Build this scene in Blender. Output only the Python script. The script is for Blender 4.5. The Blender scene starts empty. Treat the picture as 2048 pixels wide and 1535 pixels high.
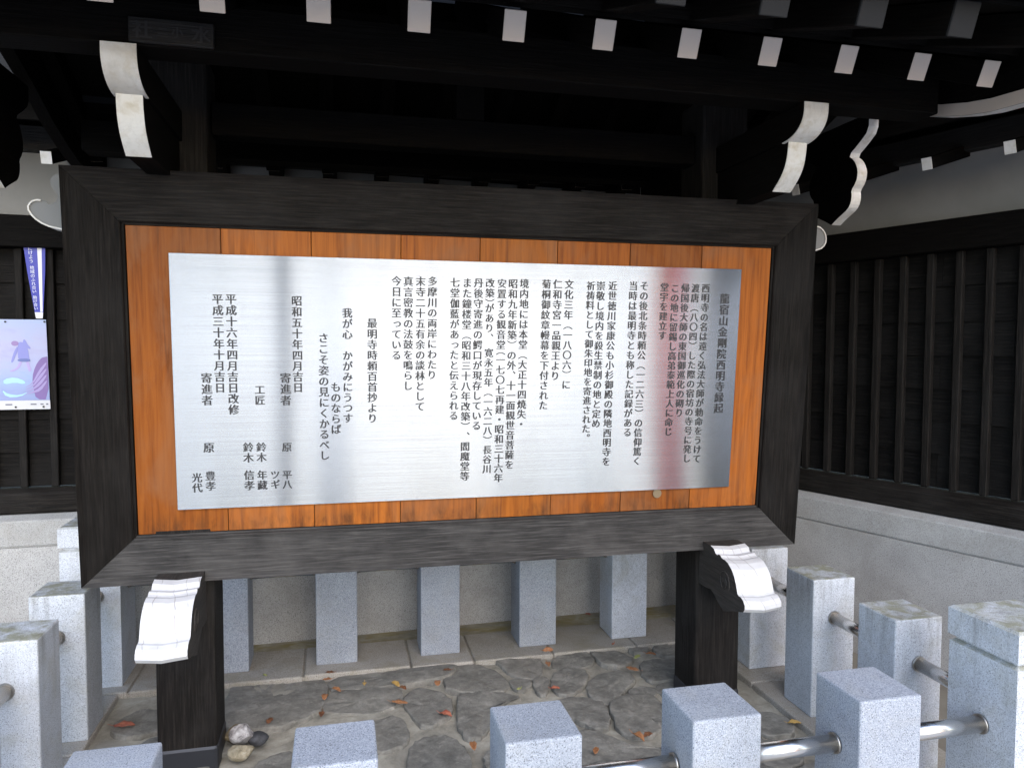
import bpy, bmesh, math, random
from mathutils import Matrix, Vector
random.seed(7)
sc = bpy.context.scene
COL = sc.collection

# ---------------------------------------------------------------- camera
CAMPOS = Vector((0, 0, 1.5686))
YAW, PITCH, ROLL = 0.2259, -0.049, 0.0032
_f = Vector((math.sin(YAW)*math.cos(PITCH), math.cos(YAW)*math.cos(PITCH), math.sin(PITCH)))
_r = Vector((math.cos(YAW), -math.sin(YAW), 0)); _u = _r.cross(_f)
_r2 = math.cos(ROLL)*_r + math.sin(ROLL)*_u; _u2 = -math.sin(ROLL)*_r + math.cos(ROLL)*_u
cam = bpy.data.cameras.new('camera'); cam_o = bpy.data.objects.new('camera', cam); COL.objects.link(cam_o)
cam.sensor_width = 36; cam.lens = 1502.47/2048*36; cam.clip_start = .05; cam.clip_end = 500
M = Matrix.Identity(4)
for i in range(3):
    M[i][0] = _r2[i]; M[i][1] = _u2[i]; M[i][2] = -_f[i]; M[i][3] = CAMPOS[i]
cam_o.matrix_world = M
sc.camera = cam_o

# ---------------------------------------------------------------- light
SUN_EL, SUN_AZ = 33, 171      # degrees; azimuth the light comes FROM, clockwise from +Y
w = bpy.data.worlds.new('World'); sc.world = w; w.use_nodes = True
nt = w.node_tree; bg = nt.nodes['Background']
sky = nt.nodes.new('ShaderNodeTexSky'); sky.sky_type = 'NISHITA'; sky.sun_disc = False
sky.sun_elevation = math.radians(SUN_EL); sky.sun_rotation = math.radians(SUN_AZ)
sky.air_density = 1.0; sky.dust_density = .8; sky.ozone_density = 1.0
nt.links.new(sky.outputs[0], bg.inputs[0]); bg.inputs[1].default_value = 0.15
sun = bpy.data.lights.new('sun', 'SUN'); sun.energy = 1.1; sun.angle = math.radians(70); sun.color = (1, .95, .9)
sun_o = bpy.data.objects.new('sun', sun); COL.objects.link(sun_o)
az = math.radians(SUN_AZ); el = math.radians(SUN_EL)
sdir = Vector((math.sin(az)*math.cos(el), math.cos(az)*math.cos(el), math.sin(el)))
sun_o.rotation_euler = sdir.to_track_quat('Z', 'Y').to_euler(); sun_o.location = (0, -4, 8)
sc.view_settings.view_transform = 'Standard'; sc.view_settings.look = 'None'
sc.view_settings.gamma = 1; sc.view_settings.use_curve_mapping = False
sc.view_settings.exposure = 1.62

# ---------------------------------------------------------------- helpers
WM = {}          # world matrices of what has been made
def link(o, parent=None, world=None):
    COL.objects.link(o)
    world = world or Matrix.Identity(4)
    if parent is not None:
        o.parent = parent
        o.matrix_basis = WM[parent.name].inverted() @ world
    else:
        o.matrix_basis = world
    WM[o.name] = world.copy()
    return o

def T(x, y, z): return Matrix.Translation((x, y, z))

def thing(name, label, cat, world=None, group=None):
    o = bpy.data.objects.new(name, None); o.empty_display_size = .1
    link(o, None, world)
    o['label'] = label; o['category'] = cat
    if group: o['group'] = group
    return o

def mesh(name, verts, faces, mats=None, fm=None, smooth=False):
    me = bpy.data.meshes.new(name); me.from_pydata([tuple(v) for v in verts], [], faces)
    for m in (mats or []): me.materials.append(m)
    if fm:
        for p, i in zip(me.polygons, fm): p.material_index = i
    if smooth:
        for p in me.polygons: p.use_smooth = True
    me.update(); return me

def ob(name, me, parent=None, world=None, label=None, kind=None):
    o = bpy.data.objects.new(name, me); link(o, parent, world)
    if label: o['label'] = label
    if kind: o['kind'] = kind
    return o

def fixn(me):
    bm = bmesh.new(); bm.from_mesh(me); bmesh.ops.recalc_face_normals(bm, faces=bm.faces); bm.to_mesh(me); bm.free(); return me

def box(x0, x1, y0, y1, z0, z1):
    v = [(x0,y0,z0),(x1,y0,z0),(x1,y1,z0),(x0,y1,z0),(x0,y0,z1),(x1,y0,z1),(x1,y1,z1),(x0,y1,z1)]
    return v, [(0,3,2,1),(4,5,6,7),(0,1,5,4),(1,2,6,5),(2,3,7,6),(3,0,4,7)]

def box_me(name, x0, x1, y0, y1, z0, z1, mat, bev=0.0, seg=1):
    v, f = box(x0, x1, y0, y1, z0, z1)
    me = mesh(name, v, f, [mat])
    if bev:
        bm = bmesh.new(); bm.from_mesh(me)
        bmesh.ops.bevel(bm, geom=list(bm.edges), offset=bev, segments=seg, profile=.5, affect='EDGES', clamp_overlap=True)
        bm.to_mesh(me); bm.free()
    return me

def cbox(name, cx, cy, cz, sx, sy, sz, mat, parent=None, base=None, bev=0.0, label=None, kind=None, seg=1):
    """box with its origin at its centre; (cx,cy,cz) in the frame 'base' (a world matrix)"""
    me = box_me(name, -sx/2, sx/2, -sy/2, sy/2, -sz/2, sz/2, mat, bev, seg)
    W = (base or Matrix.Identity(4)) @ T(cx, cy, cz)
    return ob(name, me, parent, W, label, kind)

def bb(name, x0, x1, y0, y1, z0, z1, mat, parent=None, base=None, bev=0.0, label=None, kind=None, seg=1):
    return cbox(name, (x0+x1)/2, (y0+y1)/2, (z0+z1)/2, x1-x0, y1-y0, z1-z0, mat, parent, base, bev, label, kind, seg)

def prism(name, prof, a0, a1, axis, mats, edge_mat=0, side_mat=0, edge_mats=None, cap=True):
    """prof: closed 2-D outline; axis 'x': prof=(y,z) swept along x; 'y': prof=(x,z) swept along y"""
    n = len(prof)
    def P(a, p): return (a, p[0], p[1]) if axis == 'x' else (p[0], a, p[1])
    v = [P(a0, p) for p in prof] + [P(a1, p) for p in prof]
    f = []; fm = []
    for i in range(n):
        j = (i+1) % n
        f.append((i, j, n+j, n+i)); fm.append(edge_mats[i] if edge_mats else edge_mat)
    if cap:
        f.append(tuple(range(n))); fm.append(side_mat); f.append(tuple(range(2*n-1, n-1, -1))); fm.append(side_mat)
    me = mesh(name, v, f, mats, fm)
    return fixn(me)

def chaikin(p, n=1, closed=True):
    for _ in range(n):
        q = []
        m = len(p)
        rng = range(m) if closed else range(m-1)
        if not closed: q.append(p[0])
        for i in rng:
            a, b = p[i], p[(i+1) % m]
            q.append((.75*a[0]+.25*b[0], .75*a[1]+.25*b[1])); q.append((.25*a[0]+.75*b[0], .25*a[1]+.75*b[1]))
        if not closed: q.append(p[-1])
        p = q
    return p

def cyl_me(name, r, L, mat, n=20, axis='x'):
    v = []; f = []
    for e in (0, 1):
        for i in range(n):
            a = 2*math.pi*i/n; c, s = r*math.cos(a), r*math.sin(a); t = (e-.5)*L
            v.append((t, c, s) if axis == 'x' else (c, t, s) if axis == 'y' else (c, s, t))
    for i in range(n): f.append((i, (i+1) % n, n+(i+1) % n, n+i))
    f.append(tuple(range(n))); f.append(tuple(range(2*n-1, n-1, -1)))
    me = fixn(mesh(name, v, f, [mat]))
    for p in me.polygons: p.use_smooth = len(p.vertices) == 4
    return me

# ---------------------------------------------------------------- materials
def mat_new(name):
    m = bpy.data.materials.new(name); m.use_nodes = True
    nt = m.node_tree; return m, nt, nt.nodes['Principled BSDF']

def obcoord(nt, scale=(1, 1, 1), rnd=True, rot=None):
    tc = nt.nodes.new('ShaderNodeTexCoord'); mp = nt.nodes.new('ShaderNodeMapping')
    nt.links.new(tc.outputs['Object'], mp.inputs['Vector']); mp.inputs['Scale'].default_value = scale
    if rnd:
        oi = nt.nodes.new('ShaderNodeObjectInfo'); mu = nt.nodes.new('ShaderNodeMath'); mu.operation = 'MULTIPLY'
        mu.inputs[1].default_value = 37.0; nt.links.new(oi.outputs['Random'], mu.inputs[0])
        cb = nt.nodes.new('ShaderNodeCombineXYZ')
        for i in range(3): nt.links.new(mu.outputs[0], cb.inputs[i])
        nt.links.new(cb.outputs[0], mp.inputs['Location'])
    return mp.outputs[0]

def noise(nt, vec, scale, detail=4, rough=.6, dist=0):
    n = nt.nodes.new('ShaderNodeTexNoise'); n.inputs['Scale'].default_value = scale
    n.inputs['Detail'].default_value = detail; n.inputs['Roughness'].default_value = rough
    n.inputs['Distortion'].default_value = dist
    nt.links.new(vec, n.inputs['Vector']); return n.outputs['Fac']

def ramp(nt, fac, stops, interp='LINEAR'):
    r = nt.nodes.new('ShaderNodeValToRGB'); e = r.color_ramp.elements
    r.color_ramp.interpolation = interp
    while len(e) < len(stops): e.new(.5)
    for k, (p, c) in zip(e, stops):
        k.position = p; k.color = (*c, 1) if len(c) == 3 else c
    nt.links.new(fac, r.inputs[0]); return r.outputs[0]

def mix(nt, fac, a, b, mode='MIX'):
    n = nt.nodes.new('ShaderNodeMix'); n.data_type = 'RGBA'; n.blend_type = mode
    if isinstance(fac, (int, float)): n.inputs[0].default_value = fac
    else: nt.links.new(fac, n.inputs[0])
    for k, s in ((6, a), (7, b)):
        if isinstance(s, tuple): n.inputs[k].default_value = (*s, 1)
        else: nt.links.new(s, n.inputs[k])
    return n.outputs[2]

def bump(nt, bsdf, h, strength=.3, dist=.005):
    b = nt.nodes.new('ShaderNodeBump'); b.inputs['Strength'].default_value = strength; b.inputs['Distance'].default_value = dist
    nt.links.new(h, b.inputs['Height']); nt.links.new(b.outputs[0], bsdf.inputs['Normal'])

def g(v): return (v, v, v)

def plain(name, col, rough=.6, metal=0, spec=.5):
    m, nt, b = mat_new(name); b.inputs['Base Color'].default_value = (*col, 1)
    b.inputs['Roughness'].default_value = rough; b.inputs['Metallic'].default_value = metal
    b.inputs['Specular IOR Level'].default_value = spec; return m

def granite(name, base, dark, light, stain=None, stain_amt=0, sc_=1.0, moss_top=False, rough=.75):
    m, nt, b = mat_new(name); v = obcoord(nt)
    n1 = noise(nt, v, 270*sc_, 2, .75); c1 = ramp(nt, n1, [(.34, dark), (.45, base), (.56, base), (.70, light)])
    n2 = noise(nt, v, 520*sc_, 1, .5); c2 = ramp(nt, n2, [(.35, g(.55)), (.5, g(1)), (.62, g(1.0))])
    c = mix(nt, .6, c1, c2, 'MULTIPLY')
    n3 = noise(nt, v, 4, 4, .6); c3 = ramp(nt, n3, [(.3, g(.86)), (.6, g(1.04))])
    c = mix(nt, 1, c, c3, 'MULTIPLY')
    oi = nt.nodes.new('ShaderNodeObjectInfo'); c = mix(nt, 1, c, ramp(nt, oi.outputs['Random'], [(0, (.88, .88, .87)), (1, (1.04, 1.03, 1.03))]), 'MULTIPLY')
    if stain:
        n4 = noise(nt, v, 5.5, 6, .7, .6); f4 = ramp(nt, n4, [(.48, g(0)), (.66, g(stain_amt))])
        c = mix(nt, f4, c, stain)
    if moss_top:
        geo = nt.nodes.new('ShaderNodeNewGeometry'); sx = nt.nodes.new('ShaderNodeSeparateXYZ'); nt.links.new(geo.outputs['Normal'], sx.inputs[0])
        n5 = noise(nt, v, 16, 6, .65, .4); f5 = ramp(nt, n5, [(.36, g(0)), (.60, g(.75))])
        up = ramp(nt, sx.outputs[2], [(.6, g(0)), (.9, g(1))])
        f = mix(nt, 1, f5, up, 'MULTIPLY')
        c = mix(nt, f, c, (.20, .19, .09))
        # grey streaks running down below the top edge
        v2 = obcoord(nt, (1, 1, .12)); n6 = noise(nt, v2, 30, 4, .6)
        f6 = ramp(nt, n6, [(.5, g(0)), (.7, g(.5))])
        tc = nt.nodes.new('ShaderNodeTexCoord'); s2 = nt.nodes.new('ShaderNodeSeparateXYZ'); nt.links.new(tc.outputs['Generated'], s2.inputs[0])
        topm = ramp(nt, s2.outputs[2], [(.55, g(0)), (1.0, g(1))])
        c = mix(nt, mix(nt, 1, f6, topm, 'MULTIPLY'), c, (.13, .12, .095))
    nt.links.new(c, b.inputs['Base Color']); b.inputs['Roughness'].default_value = rough
    bump(nt, b, n1, .25, .002); return m

def darkwood(name, axis, base=.007, light=.018, tint=(1, .84, .72), rough=.62, wear=.35, spec=.35):
    s = [26, 26, 26]; s['xyz'.index(axis)] = 1.1
    m, nt, b = mat_new(name); v = obcoord(nt, tuple(s))
    n1 = noise(nt, v, 6, 6, .65, .35)
    a = tuple(base*t for t in tint); l = tuple(light*t for t in tint)
    c = ramp(nt, n1, [(.3, tuple(x*.45 for x in a)), (.5, a), (.72, l)])
    n2 = noise(nt, obcoord(nt), 3.2, 5, .6, .3); f2 = ramp(nt, n2, [(.45, g(0)), (.75, g(wear))])
    c = mix(nt, f2, c, tuple(light*1.35*x for x in (1, .93, .87)))
    nt.links.new(c, b.inputs['Base Color']); b.inputs['Roughness'].default_value = rough
    b.inputs['Specular IOR Level'].default_value = spec
    bump(nt, b, n1, .7, .005); return m

M_granite = granite('granite_post', (.355, .385, .44), (.10, .11, .13), (.54, .565, .61), (.30, .30, .28), .35)
M_granite_old = granite('granite_weathered', (.58, .61, .66), (.22, .23, .25), (.74, .765, .80), (.34, .32, .25), .38, moss_top=True)
M_wallstone = granite('granite_wall', (.45, .44, .425), (.16, .155, .15), (.57, .56, .55), (.25, .235, .215), .4, .8)
M_ledge = granite('granite_ledge', (.43, .425, .415), (.22, .215, .21), (.54, .535, .525), (.27, .25, .22), .35)
M_kerb = granite('kerb_stone_grey', (.40, .37, .325), (.22, .20, .175), (.50, .47, .42), (.26, .23, .16), .6, .7)
M_wx = darkwood('dark_wood_x', 'x'); M_wy = darkwood('dark_wood_y', 'y'); M_wz = darkwood('dark_wood_z', 'z')
M_fx = darkwood('frame_wood_x', 'x', .011, .027, wear=.35, rough=.65, spec=.10, tint=(1, .84, .72)); M_fz = darkwood('frame_wood_z', 'z', .008, .018, wear=.35, rough=.65, spec=.08, tint=(1, .84, .72))
M_post = darkwood('post_wood', 'z', .011, .028, wear=.4, rough=.7, spec=.15)
M_fbottom = darkwood('weathered_lit_bottom_rail', 'x', .027, .070, wear=.5, rough=.65, spec=.2, tint=(1, .93, .88))  # dusty wood, with the sky light this rail catches put into its colour
M_plank = darkwood('wall_plank_wood', 'x', .0045, .015, wear=.4, rough=.8, spec=.15)
M_roofwood = darkwood('roof_wood', 'y', .0035, .007, wear=.10, spec=.06, rough=.7)
M_roofwoodx = darkwood('roof_wood_x', 'x', .0035, .007, wear=.10, spec=.06, rough=.7)

def make_paint():
    m, nt, b = mat_new('white_paint'); v = obcoord(nt)
    n1 = noise(nt, v, 7, 5, .6, .4); c = ramp(nt, n1, [(.3, (.50, .46, .40)), (.5, (.62, .60, .56)), (.8, (.68, .67, .64))])
    n2 = noise(nt, v, 22, 4, .6, .6); f = ramp(nt, n2, [(.50, g(0)), (.70, g(.55))])
    c = mix(nt, f, c, (.44, .38, .27))
    n4 = noise(nt, obcoord(nt, (1, 1, .3)), 45, 4, .7); c = mix(nt, ramp(nt, n4, [(.5, g(0)), (.75, g(.35))]), c, (.33, .31, .27))
    nt.links.new(c, b.inputs['Base Color']); b.inputs['Roughness'].default_value = .55
    bump(nt, b, n2, .12, .002); return m
M_white = make_paint()

def make_nosewhite():
    m, nt, b = mat_new('white_cracked_paint'); v = obcoord(nt)
    mp = nt.nodes.new('ShaderNodeMapping'); mp.inputs['Rotation'].default_value = (0, .35, 0); nt.links.new(v, mp.inputs['Vector'])
    w_ = nt.nodes.new('ShaderNodeTexWave'); w_.wave_type = 'BANDS'; w_.bands_direction = 'X'; w_.inputs['Scale'].default_value = 7.5
    w_.inputs['Distortion'].default_value = 5.5; w_.inputs['Detail'].default_value = 2; w_.inputs['Detail Scale'].default_value = .7
    nt.links.new(mp.outputs[0], w_.inputs['Vector'])
    cr = ramp(nt, w_.outputs['Fac'], [(0, g(1)), (.010, g(0))])
    n2 = noise(nt, v, 11, 2, .5); f = ramp(nt, n2, [(.45, g(0)), (.52, g(.75))])
    f = mix(nt, 1, cr, f, 'MULTIPLY')
    n3 = noise(nt, obcoord(nt, (1, 1, 1)), 14, 4, .6); base = ramp(nt, n3, [(.3, (.47, .465, .47)), (.7, (.56, .555, .56))])
    c = mix(nt, f, base, (.20, .17, .15))
    nt.links.new(c, b.inputs['Base Color']); b.inputs['Roughness'].default_value = .5; return m
M_nose = make_nosewhite()
M_nosedark = darkwood('carved_nose_side', 'y', .03, .06, wear=.3)

def make_orange():
    m, nt, b = mat_new('varnished_cedar'); v = obcoord(nt, (22, 22, 1.1))
    n1 = noise(nt, v, 2.4, 6, .62, .5)
    c = ramp(nt, n1, [(.28, (.14, .043, .010)), (.45, (.26, .078, .012)), (.62, (.34, .108, .016)), (.8, (.20, .058, .011))])
    oi = nt.nodes.new('ShaderNodeObjectInfo')
    t = ramp(nt, oi.outputs['Random'], [(0, (.58, .52, .52)), (.35, (1, 1, 1)), (.7, (1.05, 1.02, 1.15)), (1, (.82, .76, .78))])
    c = mix(nt, 1, c, t, 'MULTIPLY')
    n2 = noise(nt, obcoord(nt, (1, 1, .5)), 5, 6, .65, .8); f2 = ramp(nt, n2, [(.45, g(0)), (.72, g(.6))])
    c = mix(nt, f2, c, (.20, .095, .045))
    # water stains creeping up from the lower ends of the boards
    tc = nt.nodes.new('ShaderNodeTexCoord'); sx = nt.nodes.new('ShaderNodeSeparateXYZ'); nt.links.new(tc.outputs['Generated'], sx.inputs[0])
    low = ramp(nt, sx.outputs[2], [(0, g(1)), (.03, g(.8)), (.075, g(0))])
    n3 = noise(nt, obcoord(nt, (1, 1, .35)), 15, 6, .7, .3); f3 = ramp(nt, n3, [(.45, g(0)), (.68, g(.8))])
    c = mix(nt, mix(nt, 1, low, f3, 'MULTIPLY'), c, (.035, .020, .012))
    nt.links.new(c, b.inputs['Base Color']); b.inputs['Roughness'].default_value = .5; b.inputs['Specular IOR Level'].default_value = .12
    bump(nt, b, n1, .12, .002); return m
M_orange = make_orange()

def make_steel_plate():
    m, nt, b = mat_new('brushed_steel_plate')
    v = obcoord(nt, (1.2, 1, 420), rnd=False); n1 = noise(nt, v, 1.5, 3, .6)
    c = ramp(nt, n1, [(.3, (.228, .243, .266)), (.7, (.292, .310, .336))])
    nt.links.new(c, b.inputs['Base Color']); b.inputs['Metallic'].default_value = 1
    b.inputs['Roughness'].default_value = .17; b.inputs['Anisotropic'].default_value = 1.0
    tg = nt.nodes.new('ShaderNodeTangent'); tg.direction_type = 'RADIAL'; tg.axis = 'Y'
    cx = nt.nodes.new('ShaderNodeVectorTransform'); cx.vector_type = 'VECTOR'; cx.convert_from = 'OBJECT'; cx.convert_to = 'WORLD'
    cx.inputs[0].default_value = (0, 0, 1); nt.links.new(cx.outputs[0], b.inputs['Tangent'])
    # brush grooves too fine to see: each tips the normal a little up or down
    tc = nt.nodes.new('ShaderNodeTexCoord'); sx = nt.nodes.new('ShaderNodeSeparateXYZ'); nt.links.new(tc.outputs['Object'], sx.inputs[0])
    k = nt.nodes.new('ShaderNodeMath'); k.operation = 'MULTIPLY'; k.inputs[1].default_value = 61234.5; nt.links.new(sx.outputs[2], k.inputs[0])
    wn = nt.nodes.new('ShaderNodeTexWhiteNoise'); wn.noise_dimensions = '1D'; nt.links.new(k.outputs[0], wn.inputs['W'])
    k2 = nt.nodes.new('ShaderNodeMath'); k2.operation = 'MULTIPLY_ADD'; k2.inputs[1].default_value = .62; k2.inputs[2].default_value = -.27; nt.links.new(wn.outputs['Value'], k2.inputs[0])
    cb = nt.nodes.new('ShaderNodeCombineXYZ'); nt.links.new(k2.outputs[0], cb.inputs[2])
    geo = nt.nodes.new('ShaderNodeNewGeometry'); ad = nt.nodes.new('ShaderNodeVectorMath'); ad.operation = 'ADD'
    nt.links.new(geo.outputs['Normal'], ad.inputs[0]); nt.links.new(cb.outputs[0], ad.inputs[1])
    nm = nt.nodes.new('ShaderNodeVectorMath'); nm.operation = 'NORMALIZE'; nt.links.new(ad.outputs[0], nm.inputs[0]); nt.links.new(nm.outputs[0], b.inputs['Normal'])
    return m
M_plate = make_steel_plate()

def make_pipe():
    m, nt, b = mat_new('stainless_pipe'); b.inputs['Metallic'].default_value = 1
    b.inputs['Base Color'].default_value = (.72, .70, .67, 1); b.inputs['Roughness'].default_value = .27; return m
M_pipe = make_pipe()
M_collar = plain('steel_collar', (.45, .42, .38), .35, 1)
M_black = plain('black_lettering', (.012, .012, .014), .5)
M_shoe = plain('dark_metal_shoe', (.045, .047, .055), .45, .6)
M_rooftile = plain('grey_roof_tile', (.022, .023, .025), .8, 0, .2)
M_greycap = plain('grey_rafter_cap', (.016, .016, .0165), .8, 0, .12)
M_rafwhite = plain('warm_white_rafter_paint', (.58, .50, .43), .6)

def make_plaster():
    m, nt, b = mat_new('white_plaster'); v = obcoord(nt)
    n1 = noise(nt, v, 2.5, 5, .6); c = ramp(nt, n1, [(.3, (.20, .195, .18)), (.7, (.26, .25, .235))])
    nt.links.new(c, b.inputs['Base Color']); b.inputs['Roughness'].default_value = .9
    bump(nt, b, noise(nt, v, 60, 3), .1, .002); return m
M_plaster = make_plaster()

def make_fieldstone():
    m, nt, b = mat_new('fieldstone'); v = obcoord(nt)
    n1 = noise(nt, v, 15, 9, .75, .1)
    oi = nt.nodes.new('ShaderNodeObjectInfo')
    ca = ramp(nt, n1, [(.3, (.09, .087, .076)), (.5, (.185, .177, .155)), (.70, (.32, .305, .27))])
    cb = ramp(nt, n1, [(.3, (.13, .122, .105)), (.5, (.215, .202, .175)), (.72, (.31, .295, .26))])
    c = mix(nt, oi.outputs['Random'], ca, cb)
    n2 = noise(nt, v, 19, 7, .72, .5); f2 = ramp(nt, n2, [(.54, g(0)), (.66, g(.6))])
    c = mix(nt, f2, c, (.36, .34, .30))
    nt.links.new(c, b.inputs['Base Color']); b.inputs['Roughness'].default_value = .85
    bump(nt, b, noise(nt, v, 45, 8, .75), .8, .008); return m
M_stone = make_fieldstone()

def make_mortar():
    m, nt, b = mat_new('mortar'); v = obcoord(nt, rnd=False)
    n1 = noise(nt, v, 7, 8, .7, .4)
    c = ramp(nt, n1, [(.3, (.17, .16, .13)), (.5, (.34, .315, .26)), (.7, (.48, .455, .385))])
    n2 = noise(nt, v, 2, 3); f2 = ramp(nt, n2, [(.5, g(0)), (.7, g(.6))])
    c = mix(nt, f2, c, (.17, .16, .14))
    nt.links.new(c, b.inputs['Base Color']); b.inputs['Roughness'].default_value = .95
    bump(nt, b, noise(nt, v, 40, 6, .7), .6, .01); return m
M_mortar = make_mortar()

def make_ground():
    m, nt, b = mat_new('earth_and_concrete'); v = obcoord(nt, rnd=False)
    n1 = noise(nt, v, 1.4, 8, .65, .4)
    c = ramp(nt, n1, [(.3, (.14, .12, .095)), (.5, (.20, .18, .145)), (.72, (.26, .24, .20))])
    nt.links.new(c, b.inputs['Base Color']); b.inputs['Roughness'].default_value = .95
    bump(nt, b, noise(nt, v, 50, 5, .7), .4, .01); return m
M_ground = make_ground()

def make_gutter():
    m, nt, b = mat_new('mossy_gutter_stone'); v = obcoord(nt, rnd=False)
    n1 = noise(nt, v, 8, 7, .68, .3)
    c = ramp(nt, n1, [(.3, (.22, .195, .14)), (.5, (.33, .30, .22)), (.72, (.46, .43, .34))])
    n2 = noise(nt, obcoord(nt, (1, 2.5, 1), rnd=False), 6, 6, .7, .5); f2 = ramp(nt, n2, [(.45, g(0)), (.62, g(.75))])
    c = mix(nt, f2, c, (.27, .21, .06))
    nt.links.new(c, b.inputs['Base Color']); b.inputs['Roughness'].default_value = .95
    bump(nt, b, n1, .4, .01); return m
M_gutter = make_gutter()

def make_court():
    m, nt, b = mat_new('pale_forecourt'); v = obcoord(nt, rnd=False)
    c = ramp(nt, noise(nt, v, 1.2, 8, .65, .4), [(.3, (.46, .455, .44)), (.7, (.58, .575, .56))])
    c = mix(nt, .5, c, ramp(nt, noise(nt, v, 90, 3, .6), [(.35, g(.6)), (.6, g(1))]), 'MULTIPLY')
    nt.links.new(c, b.inputs['Base Color']); b.inputs['Roughness'].default_value = .9; return m
M_court = make_court()

M_batten = darkwood('batten_wood', 'z', .009, .021, wear=.3, rough=.75, spec=.15)

# ================================================================ SETTING
I4 = Matrix.Identity(4)
def sheet(name, x0, x1, y0, y1, z, mat, kind):
    me = mesh(name, [(x0,y0,z),(x1,y0,z),(x1,y1,z),(x0,y1,z)], [(0,1,2,3)], [mat])
    return ob(name, me, None, I4, None, kind)
ground = sheet('ground', -60, 60, -60, 60, -.10, M_ground, 'structure')

forecourt = sheet('forecourt', -22, 22, -34, 1.54, -.094, M_court, 'structure')
# paving bed inside the fence: gently uneven mortar
NX, NY = 70, 50
v = []; f = []
for j in range(NY+1):
    for i in range(NX+1):
        x = -.99 + 2.95*i/NX; y = 1.9 + 1.78*j/NY
        z = -.031 + .007*math.sin(x*7+y*3)*math.sin(y*5.5-x*2) + random.uniform(-.004, .004)
        v.append((x, y, z))
for j in range(NY):
    for i in range(NX):
        a = j*(NX+1)+i; f.append((a, a+1, a+NX+2, a+NX+1))
paving = ob('paving', mesh('paving', v, f, [M_mortar], smooth=True), None, I4, None, 'structure')

STONES = [
 [(-0.475,3.651),(-0.387,3.696),(-0.188,3.677),(-0.090,3.606),(-0.098,3.409),(-0.157,3.270),(-0.286,3.221),(-0.458,3.235),(-0.495,3.372),(-0.489,3.554)],
 [(-0.042,3.595),(0.078,3.702),(0.298,3.725),(0.486,3.683),(0.534,3.601),(0.462,3.499),(0.209,3.476),(-0.014,3.510)],
 [(-0.066,3.416),(-0.021,3.481),(0.174,3.460),(0.263,3.387),(0.230,3.293),(0.131,3.246),(-0.027,3.294),(-0.071,3.332)],
 [(0.279,3.254),(0.272,3.326),(0.342,3.431),(0.444,3.362),(0.478,3.266),(0.439,3.137),(0.348,3.067),(0.311,3.126)],
 [(0.494,3.525),(0.582,3.670),(0.704,3.598),(0.765,3.399),(0.707,3.326),(0.485,3.367)],
 [(0.512,3.272),(0.541,3.325),(0.682,3.308),(0.798,3.238),(0.682,3.206),(0.610,3.033),(0.547,2.949),(0.494,2.961),(0.483,3.049)],
 [(0.158,3.173),(0.223,3.198),(0.264,3.086),(0.248,2.969),(0.162,2.920),(0.003,2.989),(-0.026,3.163)],
 [(0.244,2.789),(0.277,2.962),(0.346,2.994),(0.427,2.964),(0.458,2.887),(0.480,2.773),(0.423,2.635),(0.238,2.667)],
 [(0.762,3.658),(0.827,3.709),(0.981,3.665),(0.975,3.556),(0.930,3.444),(0.866,3.425),(0.797,3.508)],
 [(0.786,3.427),(0.878,3.415),(0.867,3.344),(0.806,3.296),(0.772,3.366)],
 [(0.891,3.403),(0.966,3.412),(0.945,3.312),(0.894,3.231),(0.872,3.328)],
 [(1.058,3.629),(1.203,3.683),(1.247,3.644),(1.244,3.532),(1.132,3.489),(1.032,3.511)],
 [(0.989,3.415),(1.059,3.476),(1.159,3.453),(1.151,3.362),(1.059,3.240),(0.984,3.226),(0.958,3.309)],
 [(1.277,3.697),(1.371,3.696),(1.421,3.587),(1.445,3.525),(1.353,3.454),(1.280,3.488),(1.270,3.582)],
 [(1.482,3.701),(1.548,3.718),(1.594,3.666),(1.548,3.578),(1.469,3.605)],
 [(1.618,3.661),(1.720,3.680),(1.773,3.647),(1.701,3.496),(1.589,3.540)],
 [(1.475,3.481),(1.569,3.493),(1.681,3.454),(1.597,3.280),(1.459,3.245),(1.416,3.303)],
 [(1.131,3.302),(1.211,3.382),(1.328,3.390),(1.365,3.290),(1.285,3.220),(1.201,3.134),(1.132,3.120),(1.110,3.198)],
 [(1.302,3.209),(1.375,3.224),(1.433,3.187),(1.392,3.128),(1.293,3.150)],
 [(0.982,3.197),(1.098,3.164),(1.140,3.104),(1.100,2.937),(1.036,2.888),(0.987,2.975),(0.949,3.023),(0.905,3.100)],
 [(1.173,3.096),(1.265,3.134),(1.397,3.105),(1.310,2.864),(1.226,2.809),(1.130,2.843),(1.142,2.979)],
 [(0.956,2.881),(1.028,2.865),(1.108,2.770),(1.164,2.723),(1.258,2.720),(1.188,2.593),(0.889,2.639),(0.890,2.790)],
 [(-0.322,2.931),(-0.250,2.979),(-0.189,2.987),(-0.149,2.852),(-0.209,2.787),(-0.304,2.808)],
]

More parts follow.
